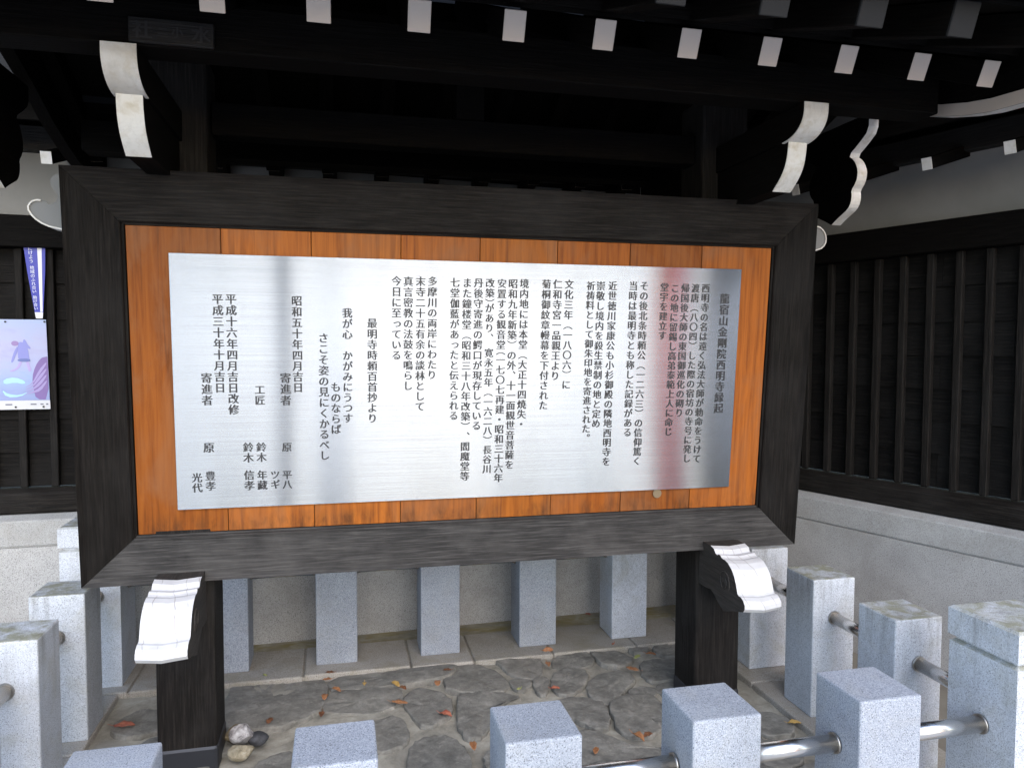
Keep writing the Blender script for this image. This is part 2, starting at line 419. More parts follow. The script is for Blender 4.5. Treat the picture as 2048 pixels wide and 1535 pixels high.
def stone_mesh(poly, h):
    cx = sum(p[0] for p in poly)/len(poly); cy = sum(p[1] for p in poly)/len(poly)
    P = chaikin([((x-cx)*1.11, (y-cy)*1.11) for x, y in poly], 1); P = [((P[i][0]+P[(i+1)%len(P)][0])/2 if False else P[i][0], P[i][1]) for i in range(len(P))]
    P = [q for i in range(len(P)) for q in (P[i], ((P[i][0]+P[(i+1)%len(P)][0])/2+random.uniform(-.006, .006), (P[i][1]+P[(i+1)%len(P)][1])/2+random.uniform(-.006, .006)))]
    ar = sum(P[i][0]*P[(i+1) % len(P)][1]-P[(i+1) % len(P)][0]*P[i][1] for i in range(len(P)))
    if ar < 0: P = P[::-1]
    n = len(P); R = max(.04, min(math.hypot(*p) for p in P))
    P = [(x*(1+random.uniform(-.03, .03)), y*(1+random.uniform(-.03, .03))) for x, y in P]
    # smooth the jitter a little
    tx, ty = random.uniform(-.04, .04), random.uniform(-.04, .04)
    rings = [(1.04, -.04), (1.025, h*.2), (1.015, h*.8), (.985, h*.97), (.93, h*1.0), (.62, h*1.03), (.3, h*1.0)]
    v = []; f = []
    ph = random.uniform(0, 6)
    for s, z in rings:
        for x, y in P:
            zz = z + (tx*x+ty*y if z > 0 else 0) + ((.002*math.sin(x*31+ph)*math.cos(y*37-ph)+.002*math.sin(x*83+ph*2)*math.sin(y*71)) if z > .006 else 0) + (random.uniform(-.0015, .0015) if z > 0 else 0)
            v.append((x*s, y*s, zz))
    for r in range(len(rings)-1):
        for i in range(n):
            j = (i+1) % n; a = r*n
            f.append((a+i, a+j, a+n+j, a+n+i))
    v.append((0, 0, h*1.03)); c = len(v)-1; a = (len(rings)-1)*n
    for i in range(n): f.append((a+i, a+(i+1) % n, c))
    me = mesh('paving_stone', v, f, [M_stone], smooth=True)
    for q in range(3*n): me.polygons[q].use_smooth = False
    return me, cx, cy

def inside(pt, poly):
    x, y = pt; c = False; n = len(poly)
    for i in range(n):
        x1, y1 = poly[i]; x2, y2 = poly[(i+1) % n]
        if (y1 > y) != (y2 > y) and x < (x2-x1)*(y-y1)/(y2-y1)+x1: c = not c
    return c
random.seed(11)
allpoly = [list(p) for p in STONES]
# the rest of the bed: jittered stones wherever none is traced yet
extra = []
ny = 0
y = 1.98
while y < 3.62:
    x = -.93 + (ny % 2)*.1
    while x < 1.9:
        px, py = x+random.uniform(-.03, .03), y+random.uniform(-.03, .03); ok = True
        rr = random.uniform(.088, .118)
        for q in allpoly:
            if inside((px, py), q): ok = False; break
            if min(math.hypot(px-a, py-b) for a, b in q) < rr*.95: ok = False; break
        if ok:
            k = random.randint(6, 8); a0 = random.uniform(0, 6)
            poly = [(px+rr*random.uniform(.85, 1.15)*math.cos(a0+6.283*t/k)*1.1, py+rr*random.uniform(.85, 1.15)*math.sin(a0+6.283*t/k)) for t in range(k)]
            if all(-.94 < a < 1.87 and b < 3.63 for a, b in poly): extra.append(poly)
        x += .225
    y += .195; ny += 1
POSTZONE = [(-.72, -.43, 2.90, 3.20), (1.46, 1.75, 2.90, 3.20)]
for poly in allpoly+extra:
    me, cx, cy = stone_mesh(poly, random.uniform(.010, .018))
    ob('paving_stone', me, paving, T(cx, cy, -.028))

# kerb of granite blocks below the fence
kerb = ob('kerb', box_me('kerb', -1.3, 2.3, 3.655, 4.0, -.095, -.012, M_kerb), None, I4, None, 'structure')
jx = [-1.32, -.95, -.62, -.18, .334, .648, 1.06, 1.52, 1.87, 2.3]
for a, b in zip(jx, jx[1:]):
    bb('kerb_stone', a+.004, b-.004, 3.645+random.uniform(-.006, .006), 3.995, -.08, random.uniform(-.003, .0), M_kerb, kerb, bev=.007, seg=2)
for (a, b) in ((-1.32, -.985), (1.88, 2.3)):
    ys = [1.55, 2.1, 2.62, 3.12, 3.640]
    for y0, y1 in zip(ys, ys[1:]):
        bb('kerb_stone', a, b, y0+.004, y1-.004, -.09, random.uniform(-.004, -.001), M_kerb, kerb, bev=.007, seg=2)
xs = [-.98, -.4, .15, .7, 1.25, 1.875]
for x0, x1 in zip(xs, xs[1:]):
    bb('kerb_stone', x0+.004, x1-.004, 1.56, 1.985, -.09, -.002, M_kerb, kerb, bev=.007, seg=2)
gut = ob('gutter', box_me('gutter', -3.6, 2.9, 4.0, 4.32, -.09, -.022, M_gutter, .01), None, I4, None, 'structure')

# ================================================================ STONE FENCE
fence = thing('stone_fence', 'pale granite post fence with steel pipe rails around the notice board', 'fence', T(0, 0, 0))
H = .5917
post_mesh = box_me('stone_post', -.1, .1, -.1, .1, -.002, H, M_granite, .006, 2)
post_mesh_o = box_me('stone_post', -.1, .1, -.1, .1, -.002, H, M_granite_old, .006, 2)
FX = [-1.14, -.6343, -.1176, .3917, .8948, 1.3976]
for x in FX: ob('stone_post', post_mesh, fence, T(x+.1, 1.8638, 0))
BX = [-.637, -.1227, .3926, .9064, 1.4187]
for x in BX: ob('stone_post', post_mesh if x < 1.4 else post_mesh_o, fence, T(x+.1, 3.8534, 0))
RY = [2.2791, 2.7582, 3.2502]
for y in RY: ob('stone_post', post_mesh_o, fence, T(2.0428, y+.1, 0))
LY = [2.262, 2.7483, 3.2233]
for y in LY: ob('stone_post', post_mesh_o if y > 3 else post_mesh_o, fence, T(-1.0875, y+.1, 0))
def corner_post(cx, cy):
    s = .125
    v = []; f = []
    rings = [(-.002, s), (.636, s), (.645, s-.014), (.655, s-.014), (.658, s+.004), (.742, s+.004), (.750, s-.006)]
    for z, r in rings: v += [(-r, -r, z), (r, -r, z), (r, r, z), (-r, r, z)]
    for k in range(len(rings)-1):
        for i in range(4):
            j = (i+1) % 4; f.append((4*k+i, 4*k+j, 4*k+4+j, 4*k+4+i))
    f.append((0, 3, 2, 1)); n = len(v); f.append((n-4, n-3, n-2, n-1))
    o = ob('stone_post', mesh('corner_post', v, f, [M_granite_old]), fence, T(cx, cy, 0), 'taller corner post with a grooved cap')
corner_post(2.03, 1.872); corner_post(-1.115, 3.845); corner_post(2.03, 3.845)
corner_post(-1.6, 1.872)
def rail(x0, y0, x1, y1, z=.425, r=.0248):
    L = math.hypot(x1-x0, y1-y0); a = math.atan2(y1-y0, x1-x0)
    W = T((x0+x1)/2, (y0+y1)/2, z) @ Matrix.Rotation(a, 4, 'Z')
    o = ob('rail', cyl_me('rail', r, L, M_pipe, 28), fence, W)
    for e in (-1, 1):
        ob('rail_collar', cyl_me('rail_collar', r+.0045, .007, M_collar, 28), o, W @ T(e*(L/2-.006), 0, 0))
fx = FX + [1.905]
rail(-1.475, 1.8638, FX[0], 1.8638)
for a, b in zip(fx, fx[1:]): rail(a+.2, 1.8638, b, 1.8638)
bx = [-1.19] + BX + [1.905]
for i, (a, b) in enumerate(zip(bx, bx[1:])): rail(a+.2, 3.8534, b, 3.8534, .447)
ry = [1.797] + RY + [3.72]
for a, b in zip(ry, ry[1:]): rail(2.0428, a+.2, 2.0428, b)
ly = [1.77] + LY + [3.72]
for a, b in zip(ly[1:], ly[2:]): rail(-1.0875, a+.2, -1.0875, b)

# ================================================================ TEMPLE WALLS
def temple_wall(name, label, origin, ux, uy, x0, x1, bat0, batstep, planks, rafters, dbat=0):
    L = math.hypot(ux, uy); a = math.atan2(uy, ux)
    B = T(*origin) @ Matrix.Rotation(a, 4, 'Z')
    t = thing(name, label, 'wall', B)
    bb('stone_base', x0, x1, 0, .3, -.1, .574, M_wallstone, t, B)
    prof = [(0, .584), (0, .700), (.004, .708), (.055, .728), (.3, .728), (.3, .575), (.010, .575), (.010, .584)]
    ob('stone_ledge', prism('stone_ledge', prof, x0, x1, 'x', [M_ledge]), t, B)
    prof = [(.058, .732), (.050, .740), (.050, .826), (.056, .836), (.085, .853), (.3, .853), (.3, .732)]
    ob('wooden_sill', prism('wooden_sill', prof, x0, x1, 'x', [M_fx]), t, B)
    zs = planks
    for k, (z0, z1) in enumerate(zip(zs, zs[1:])):
        # lapped boards: the foot of each stands a little proud of the next
        me_prof = [(.112+random.uniform(-.002, .002), z0+.002), (.124, z1+.010), (.150, z1+.010), (.150, z0+.002)]
        segs = [x0] + sorted([x0+(x1-x0)*q for q in (.33+.1*(k % 3), )]) + [x1]
        for s0, s1 in zip(segs, segs[1:]):
            mc = prism('wall_plank', [(p-.13, q-(z0+z1)/2) for p, q in me_prof], -(s1-s0)/2+.001, (s1-s0)/2-.001, 'x', [M_plank])
            ob('wall_plank', mc, t, B @ T((s0+s1)/2, .13, (z0+z1)/2))
    x = bat0
    while x < x1-.03:
        if x > x0+.02:
            cbox('batten', x, .0975, (.856+zs[-1])/2, .034, .034, zs[-1]-.856-.004, M_batten, t, B, bev=.003)
        x += batstep
    bb('head_beam', x0, x1, .035, .3, zs[-1], 2.205, M_roofwoodx, t, B, bev=.004)
    bb('plaster_band', x0, x1, .10, .3, 2.206, 2.52, M_plaster, t, B)
    bb('wall_plate', x0, x1, .04, .3, 2.521, 2.64, M_wx, t, B, bev=.004)
    bb('eave_infill', x0, x1, .2, .3, 2.642, 2.735, M_roofwoodx, t, B)
    for x, z in rafters:
        R = B @ T(x, -.02, z+.075) @ Matrix.Rotation(math.radians(17), 4, 'X')
        o = ob('rafter', box_me('rafter', -.022, .022, -.24, .3, -.027, .027, M_roofwood), t, R)
        ob('rafter_end', box_me('rafter_end', -.0225, .0225, -.244, -.2405, -.0275, .0275, M_white), o, R)
    R = B @ T(0, -.02, 2.62) @ Matrix.Rotation(math.radians(17), 4, 'X')
    bb('eave_board', x0, x1, -.36, -.27, .045, .13, M_roofwoodx, t, R)
    bb('soffit', x0, x1, -.31, .35, .038, .052, M_roofwoodx, t, R @ T(0, 0, 0))
    prof = [(-.40, .135), (-.385, .19), (-.33, .46), (.10, .95), (.33, .95), (.33, .055), (-.26, .055), (-.268, .132)]
    ob('roof', prism('roof', prof, x0, x1, 'x', [M_rooftile]), t, R)
    return t, B

PL = [.857, 1.03, 1.195, 1.36, 1.53, 1.70, 1.88, 2.05]
random.seed(5)
wall_back, BW = temple_wall('temple_wall', 'dark plank wall on a granite base running behind the notice board, with poster at left', (-.461, 4.144, 0), 1, .0384, -3.6, 2.98, -3.31+.014, .1385, PL, [(x, 2.42) for x in [-2.7, -2.33, -1.955, -1.585, -1.215, -.845]])
wall_right, BR = temple_wall('temple_wall', 'dark plank wall with vertical battens slanting towards the viewer at right', (2.62, 3.86, 0), .35, -.937, -.42, 3.0, -.42+.097, .1408, PL, [(x, 2.42) for x in [.103, .455, .808, 1.158, 1.51, 1.86, 2.21, 2.56]])
for o in wall_back.children:
    pass

# ================================================================ NOTICE BOARD
board = thing('notice_board', 'large roofed temple notice board with brushed metal text plate on orange boards in dark frame', 'notice board', T(.517, 3.04, 0))
TILT = .0806
S = T(0, 2.85, 1.2) @ Matrix.Rotation(TILT, 4, 'X')      # local x along, y backwards, z up in the sign's plane
AO0, AO1, BO0, BO1 = -.896, 1.936, -.490, .965
AI0, AI1, BI0, BI1 = -.721, 1.773, -.326, .784
# mitred frame: cross-section from the outer back edge to the inner lip; d = fraction towards the opening
sec = [(-.012, .130), (-.012, .022), (-.004, .004), (.004, .0), (.10, .012), (.88, .044), (.93, .043), (.955, .048), (.955, .058), (1.0, .060), (1.0, .130)]
def frame_rail(side):
    co = {'top': ((AO0, BO1), (AO1, BO1), (AI1, BI1), (AI0, BI1)), 'bottom': ((AO1, BO0), (AO0, BO0), (AI0, BI0), (AI1, BI0)),
          'left': ((AO0, BO0), (AO0, BO1), (AI0, BI1), (AI0, BI0)), 'right': ((AO1, BO1), (AO1, BO0), (AI1, BI0), (AI1, BI1))}[side]
    o1, o2, i2, i1 = co
    v = []; n = len(sec)
    g_ = .0008
    for (o, i, sg) in ((o1, i1, 1), (o2, i2, -1)):
        for d, y in sec:
            x = o[0]+(i[0]-o[0])*d; z = o[1]+(i[1]-o[1])*d
            if side in ('top', 'bottom'): x += g_*sg*(1 if side == 'top' else -1)
            else: z += g_*sg*(1 if side == 'left' else -1)
            v.append((x, y, z))
    cx = sum(p[0] for p in v)/len(v); cz = sum(p[2] for p in v)/len(v)
    v = [(a-cx, b, c-cz) for a, b, c in v]
    f = [(i, (i+1) % n, n+(i+1) % n, n+i) for i in range(n)] + [tuple(range(n)), tuple(range(2*n-1, n-1, -1))]
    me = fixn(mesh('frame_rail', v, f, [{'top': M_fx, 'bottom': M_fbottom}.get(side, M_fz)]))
    ob('frame_rail', me, board, S @ T(cx, 0, cz))
for s in ('top', 'bottom', 'left', 'right'): frame_rail(s)
jt = [AI0+.002, -.408, -.097, .228, .529, .838, 1.142, 1.455, AI1-.002]
for k, (a, b) in enumerate(zip(jt, jt[1:])):
    cbox('backing_board', (a+b)/2, .0745+random.uniform(0, .0025), (BI0+BI1)/2, b-a-.0022, .022, BI1-BI0-.003, M_orange, board, S, bev=.0016)
cbox('back_panel', (AI0+AI1)/2, .105, (BI0+BI1)/2, AI1-AI0-.01, .02, BI1-BI0-.01, M_wx, board, S)
# half a round knot plug peeping out below the plate
ob('knot_plug', cyl_me('knot_plug', .019, .004, plain('plug_grey', (.20, .15, .09), .5, .3), 20, 'y'), board, S @ T(1.304, .060, -.252), 'small round plug half hidden below the plate')
plate = cbox('metal_plate', (-.580+1.632)/2, .0555, (-.234+.692)/2, 2.212, .005, .926, M_plate, board, S, bev=.0006)

# ---------------- lettering: the engraved columns, thin horizontals like the Ming face of the plate
VERT = {'（': '︵', '）': '︶', '(': '︵', ')': '︶', '、': '︑', '。': '︒'}
_g = {}
dg = bpy.context.evaluated_depsgraph_get
def glyph(ch, thin=-.007, bold=.036):
    key = (ch, thin)
    if key in _g: return _g[key]
    cu = bpy.data.curves.new('glyph', 'FONT'); cu.body = ch; cu.resolution_u = 3
    o = bpy.data.objects.new('glyph', cu); COL.objects.link(o)
    me = bpy.data.meshes.new_from_object(o.evaluated_get(dg()))
    bpy.data.objects.remove(o); bpy.data.curves.remove(cu)
    bm = bmesh.new(); bm.from_mesh(me); bpy.data.meshes.remove(me)
    bmesh.ops.remove_doubles(bm, verts=bm.verts, dist=1e-5)
    bmesh.ops.triangulate(bm, faces=bm.faces)
    acc = {}
    for e in bm.edges:
        if len(e.link_faces) != 1: continue
        a, b = e.verts; d = b.co-a.co
        if d.length < 1e-7: continue
        nrm = Vector((d.y, -d.x, 0)).normalized()
        if nrm.dot(e.link_faces[0].calc_center_median()-(a.co+b.co)/2) > 0: nrm = -nrm
        for vtx in (a, b): acc.setdefault(vtx.index, []).append(nrm)
    bm.verts.index_update()
    V = []
    for vtx in bm.verts:
        ns = acc.get(vtx.index, [])
        mx = max((n.x for n in ns), key=abs, default=0); my = max((n.y for n in ns), key=abs, default=0)
        V.append((vtx.co.x+bold*mx, vtx.co.y-thin*my))
    F = [tuple(x.index for x in fc.verts) for fc in bm.faces]
    bm.free(); _g[key] = (V, F); return _g[key]

COLS = [('龍宿山金剛院西明寺縁起', 1.562, 0.5919, 0.046),
 ('西明寺の名は遠く弘法大師が勅命をうけて', 1.474, 0.6301, 0.0398),
 ('渡唐（八〇四）した際の宿坊の寺号に発し', 1.428, 0.629, 0.0396),
 ('帰国後大師の東国御巡化の砌り', 1.383, 0.6281, 0.0397),
 ('この地に留錫し高弟泰範上人に命じ', 1.338, 0.627, 0.0396),
 ('堂宇を建立す', 1.291, 0.6294, 0.0391),
 ('その後北条時頼公（一二六三）の信仰篤く', 1.203, 0.6339, 0.0401),
 ('当時は最明寺とも称した記録がある', 1.156, 0.6328, 0.0399),
 ('近世徳川家康公も小杉御殿の隣地西明寺を', 1.068, 0.6308, 0.0398),
 ('崇敬し境内を殺生禁制の地と定め', 1.018, 0.6297, 0.0397),
 ('祈祷料として御朱印地を寄進された。', 0.976, 0.6287, 0.0384),
 ('文化三年（一八〇六）に', 0.886, 0.6332, 0.0399),
 ('仁和寺宮一品親王より', 0.839, 0.6334, 0.0403),
 ('菊桐御紋章幔幕を下付された', 0.793, 0.6323, 0.04),
 ('境内地には本堂（大正十四焼失・', 0.704, 0.6321, 0.0396),
 ('昭和九年新築）の外、十一面観世音菩薩を', 0.659, 0.631, 0.0398),
 ('安置する観音堂(一七〇七再建・昭和三十六年', 0.615, 0.63, 0.0394),
 ('改築)があり、 寛永五年（一六二八）長谷川', 0.568, 0.6308, 0.0385),
 ('丹後守寄進の鰐口が現存している', 0.523, 0.6309, 0.0397),
 ('また鐘楼堂（昭和三十八年改築）、閻魔堂等', 0.479, 0.6299, 0.0398),
 ('七堂伽藍があったと伝えられる', 0.432, 0.6301, 0.0395),
 ('多摩川の両岸にわたり', 0.346, 0.6324, 0.0395),
 ('末寺二十五有余の談林として', 0.301, 0.6313, 0.0397),
 ('真言密教の法鼓を鳴らし', 0.255, 0.6302, 0.0395),
 ('今日に至っている', 0.211, 0.6312, 0.0398),
 ('最明寺時頼百首抄より', 0.121, 0.4727, 0.0401),
 ('我が心\u3000かがみにうつす', 0.03, 0.5093, 0.0396),
 ('ものならば', -0.014, 0.2328, 0.0401),
 ('さこそ姿の見にくかるべし', -0.057, 0.416, 0.0402),
 ('昭和五十年四月吉日', -0.15, 0.5516, 0.0399),
 ('寄進者', -0.194, 0.2685, 0.0414),
 ('原', -0.193, 0.008, 0.0382),
 ('平八', -0.194, -0.0979, 0.037),
 ('ツギ', -0.237, -0.0964, 0.0369),
 ('工匠', -0.285, 0.2245, 0.0386),
 ('鈴木', -0.284, 0.0104, 0.0383),
 ('年藏', -0.283, -0.0948, 0.0386),
 ('鈴木', -0.33, 0.0115, 0.0392),
 ('信孝', -0.329, -0.0932, 0.0396),
 ('平成十六年四月吉日改修', -0.377, 0.5541, 0.0401),
 ('平成三十年十月吉日', -0.422, 0.5532, 0.0399),
 ('寄進者', -0.467, 0.2697, 0.0404),
 ('原', -0.466, 0.0151, 0.0412),
 ('豊孝', -0.464, -0.0921, 0.038),
 ('光代', -0.51, -0.0974, 0.038)]
EM = .0366*2.85/2.62
for s, a, top, em in COLS:
    em_ = em
    v = []; f = []; z = .035*em_
    for ch in s:
        adv = .5 if ch in '() ' else 1
        if ch not in ' \u3000':
            V, F = glyph(VERT.get(ch, ch)); n0 = len(v)
            oy = z-.88*em_
            if ch == ')': oy += 0
            if ch == '(': oy += .0*em_
            if ch in '(': oy = z-.42*em_+ -.0*em_
            sx = .95*em_; dx = .06*em_ if ch == 'っ' else 0; dy = .06*em_ if ch == 'っ' else 0
            if ch == '(': oy = z - .46*em_
            if ch == ')': oy = z - .90*em_
            v += [(x*sx-sx/2+dx, 0, y*em_*.97+oy+dy) for x, y in V]
            f += [tuple(i+n0 for i in t) for t in F]
        z -= adv*em_
    me = mesh('inscription', v, f, [M_black])
    ob('inscription', me, plate, S @ T(a, .0524, top))

# ---------------- posts
for cx in (-.5655, 1.600):
    o = bb('post', cx-.105, cx+.105, 2.94, 3.15, .012, 2.62, M_post, board, bev=.012, seg=2)
    bb('post_shoe', cx-.109, cx+.109, 2.936, 3.154, -.06, .070, M_shoe, board, bev=.014, seg=2)

# ---------------- white faced carved noses below the frame
nose = [(2.93, .745), (2.835, .745), (2.806, .738), (2.790, .722), (2.778, .7195), (2.768, .7255), (2.754, .7265), (2.744, .720), (2.733, .7165), (2.715, .7175), (2.690, .711), (2.662, .694), (2.641, .673), (2.628, .650), (2.619, .628), (2.6125, .612), (2.603, .6065), (2.588, .6065), (2.570, .598), (2.558, .584), (2.557, .569), (2.568, .555), (2.600, .545), (2.640, .534), (2.694, .514), (2.722, .508), (2.765, .528), (2.796, .548), (2.827, .562), (2.880, .556), (2.937, .556)]
NF = 22
def carved_nose(cx, w):
    # white front skin with a slight ridge along its middle; dark carved flanks
    n = len(nose); v = []; f = []; fm = []
    xs = [(-w/2, 0), (0, 1), (w/2, 0)]
    for x, r in xs:
        for k, (y, z) in enumerate(nose):
            bul = .012*r if 1 <= k <= NF else 0
            v.append((x, y-bul-3.04+0, z-bul*.35))
    for c in range(2):
        for i in range(n):
            j = (i+1) % n
            f.append((c*n+i, c*n+j, (c+1)*n+j, (c+1)*n+i)); fm.append(0 if 1 <= i <= NF+1 else 1)
    f.append(tuple(range(n))); fm.append(1); f.append(tuple(range(3*n-1, 2*n-1, -1))); fm.append(1)
    me = mesh('carved_nose', v, f, [M_nose, M_nosedark], fm); fixn(me)
    o = ob('carved_nose', me, board, T(cx, 3.04, 0))
    # scroll relief on both flanks
    for sd in (-1, 1):
        pts = []
        for k in range(30):
            a = k*.34; r = .010+.0016*k
            pts.append((2.715+r*math.cos(a)*.75, .628+r*math.sin(a)*.9))
        tube = []; ff = []
        for k, (y, z) in enumerate(pts):
            for q in range(4):
                b = q*math.pi/2
                tube.append((sd*(w/2+.001)+.004*math.cos(b), y-3.04+.003*math.sin(b)*math.cos(k*.34), z+.003*math.sin(b)*math.sin(k*.34)))
        for k in range(len(pts)-1):
            for q in range(4): ff.append((4*k+q, 4*k+(q+1) % 4, 4*k+4+(q+1) % 4, 4*k+4+q))
        ob('scroll_relief', mesh('scroll_relief', tube, ff, [M_nosedark], smooth=True), o, T(cx, 3.04, 0))
carved_nose(-.565, .157); carved_nose(1.583, .157)

# ---------------- tie beams and their curled ends
bb('tie_beam', -.90, 1.90, 3.0, 3.09, 2.00, 2.15, M_roofwoodx, board, bev=.006)
bb('tie_beam', -.455, 1.49, 3.0, 3.09, 2.35, 2.47, M_roofwoodx, board, bev=.004)
bb('tie_beam', -.455, 1.49, 3.01, 3.08, .80, .90, M_wx, board, bev=.004)
def curl_end(sx):
    # outline in (x outward, z): a cloud-like nose with a thin painted rim
    if sx < 0: out = [(0, 2.18), (.05, 2.185), (.085, 2.172), (.094, 2.148), (.080, 2.118), (.066, 2.10), (.078, 2.077), (.094, 2.068), (.117, 2.084), (.133, 2.087), (.155, 2.08), (.169, 2.055), (.151, 2.021), (.112, 1.993), (.064, 1.982), (0, 1.97)]
    else: out = [(0, 2.14), (.19, 2.115), (.218, 2.095), (.232, 2.064), (.226, 2.03), (.200, 2.007), (.1, 1.985), (0, 1.98)]
    out = chaikin(out, 1, False)
    base = -.905 if sx < 0 else 1.905
    k = 1.0
    P = [(base+sx*x*k, z) for x, z in out]
    n = len(P)
    o = ob('beam_end', prism('beam_end', P, 3.002, 3.088, 'y', [M_white, plain('carved_grey', (.16, .16, .155), .7)], 0, 1), board, I4)
    # raised rim
    rim = []; ff = []
    for i, (x, z) in enumerate(P):
        a = P[max(i-1, 0)]; b = P[min(i+1, n-1)]; d = Vector((b[0]-a[0], b[1]-a[1])).normalized(); nn = Vector((-d.y, d.x))*(1 if sx > 0 else -1)
        ix, iz = x-nn.x*.0055, z-nn.y*.0055
        rim += [(x, 2.996, z), (ix, 2.996, iz), (ix, 3.004, iz), (x, 3.004, z)]
    for i in range(n-1):
        if sx < 0 and i < n*.52: continue
        for q in range(4): ff.append((4*i+q, 4*i+(q+1) % 4, 4*i+4+(q+1) % 4, 4*i+4+q))
    ob('painted_rim', fixn(mesh('painted_rim', rim, ff, [M_white])), o, I4)
curl_end(-1); curl_end(1)

# ---------------- bracket arms with white curved faces
up = [(2.325, 2.41), (2.325, 2.372), (2.340, 2.342), (2.372, 2.318), (2.415, 2.306), (2.452, 2.304)]
lo = [(2.430, 2.302), (2.434, 2.262), (2.446, 2.222), (2.474, 2.186), (2.525, 2.148)]
up = chaikin(up, 2, False); lo = chaikin(lo, 2, False)
def arm(cx, mirror=False):
    for nm, cv, w, w2 in (('bracket_arm', up, .094, .094), ('bracket_arm', lo, .074, .068)):
        back = 2.94 if not mirror else 3.15
        c2 = cv if not mirror else [(6.08-y, z) for y, z in cv]
        P = list(c2) + [(back, c2[-1][1]), (back, c2[0][1])]
        n = len(P); em = [1]*n
        me = prism(nm, P, cx-w/2, cx+w/2, 'x', [M_roofwood, M_white], edge_mats=[0]*n, side_mat=0)
        o = ob(nm, me, board, I4)
        # painted face: thin skin following the curve
        sk = []; ff = []
        m = len(c2)
        for i, (y, z) in enumerate(c2):
            a = c2[max(i-1, 0)]; b = c2[min(i+1, m-1)]; d = Vector((b[0]-a[0], b[1]-a[1])).normalized()
            nn = Vector((d.y, -d.x)); nn = nn if (nn.x < 0) != mirror else -nn
            for t_ in (0.0005, .004):
                for x in (cx-w/2+.0005, cx+w/2-.0005): sk.append((x, y+nn.x*t_, z+nn.y*t_))
        for i in range(m-1):
            a = 4*i
            ff += [(a, a+1, a+5, a+4), (a+2, a+6, a+7, a+3), (a, a+4, a+6, a+2), (a+1, a+3, a+7, a+5)]
        ff += [(0, 2, 3, 1), (4*m-4, 4*m-3, 4*m-1, 4*m-2)]
        ob('painted_face', fixn(mesh('painted_face', sk, ff, [M_white], smooth=False)), o, I4)
for cx in (-.592, 1.603): arm(cx); arm(cx, True)

# ---------------- roof
SL = math.atan(.466)
def zr(y): return 2.473+.466*(y-2.11) if y < 3.04 else 2.473+.466*(3.97-y)
bb('purlin', -1.08, 2.113, 2.34, 2.455, 2.413, 2.545, M_roofwoodx, board, bev=.004)
bb('purlin', -1.08, 2.113, 3.625, 3.74, 2.413, 2.545, M_roofwoodx, board, bev=.004)
bb('ridge_beam', -1.08, 2.113, 2.98, 3.10, 2.72, 2.84, M_roofwoodx, board, bev=.004)
bb('ridge_strut', .46, .57, 2.99, 3.09, 2.47, 2.72, M_roofwood, board)
for cx in (-.5655, 1.60): bb('ridge_strut', cx-.05, cx+.05, 2.99, 3.09, 2.62, 2.72, M_roofwood, board)
Lr = (3.04-2.11)/math.cos(SL)
raf = box_me('rafter', -.031, .031, 0, Lr, -.040, .040, M_roofwood, .003)
rend = box_me('rafter_end', -.0315, .0315, -.004, -.0005, -.0405, .0405, M_rafwhite, .0015)
rend2 = box_me('rafter_end', -.029, .029, -.003, -.0005, -.036, .038, M_rafwhite)
for k in range(-1, 12):
    x = 1.826-.2675*k
    for sg in (1, -1):
        R = T(x, 2.11 if sg > 0 else 3.97, 2.473) @ Matrix.Rotation(0 if sg > 0 else math.pi, 4, 'Z') @ Matrix.Rotation(SL, 4, 'X')
        o = ob('rafter', raf, board, R)
        ob('rafter_end', rend if sg > 0 else rend2, o, R)
# board over the rafter feet and the upper tier of flying rafters
for sg in (1, -1):
    Rz = T(0, 2.11 if sg > 0 else 3.97, 2.473) @ Matrix.Rotation(0 if sg > 0 else math.pi, 4, 'Z')
    R = Rz @ Matrix.Rotation(SL, 4, 'X')
    x0, x1 = (-1.16, 2.195) if sg > 0 else (-2.195, 1.16)
    bb('soffit', x0, x1, .05, Lr-.02, .046, .060, M_roofwoodx, board, R)
    bb('eave_batten', x0, x1, .012, .085, .061, .105, M_roofwoodx, board, R)
    # flying rafters
    F = Rz @ T(0, -.41, -.043) @ Matrix.Rotation(math.atan(.37), 4, 'X')
    for k in range(-1, 12):
        x = (1.599-.2735*k) if sg > 0 else -(1.599-.2735*k)
        if not (x0+.06 < x < x1-.03): continue
        G = F @ T(x, 0, 0)
        o = ob('flying_rafter', box_me('flying_rafter', -.036, .036, 0, .50, -.042, .042, M_roofwood, .003), board, G)
        ob('rafter_cap', box_me('rafter_cap', -.038, .038, -.010, .0, -.044, .044, M_greycap, .002), o, G)
    bb('soffit', x0, x1, .0, .52, .046, .058, M_roofwoodx, board, F)
    bb('eave_board', x0, x1, -.06, .02, .060, .125, M_roofwoodx, board, F)
    prof = [(-.05, .128), (-.03, .185), (1.28, .255), (1.28, .128)]
    ob('roof_panel', prism('roof_panel', [(a, b) for a, b in prof], x0-.05, x1+.05, 'x', [M_rooftile]), board, F)
    # round tile rolls
    roll = cyl_me('tile_roll', .028, 1.34, M_rooftile, 10, 'y')
    x = x0+.02
    while x < x1:
        ob('tile_roll', roll, board, F @ T(x, .59, .212) @ Matrix.Rotation(.052, 4, 'X')); x += .2
bb('ridge_tiles', -1.22, 2.25, 2.93, 3.15, 3.00, 3.16, M_rooftile, board, bev=.02)

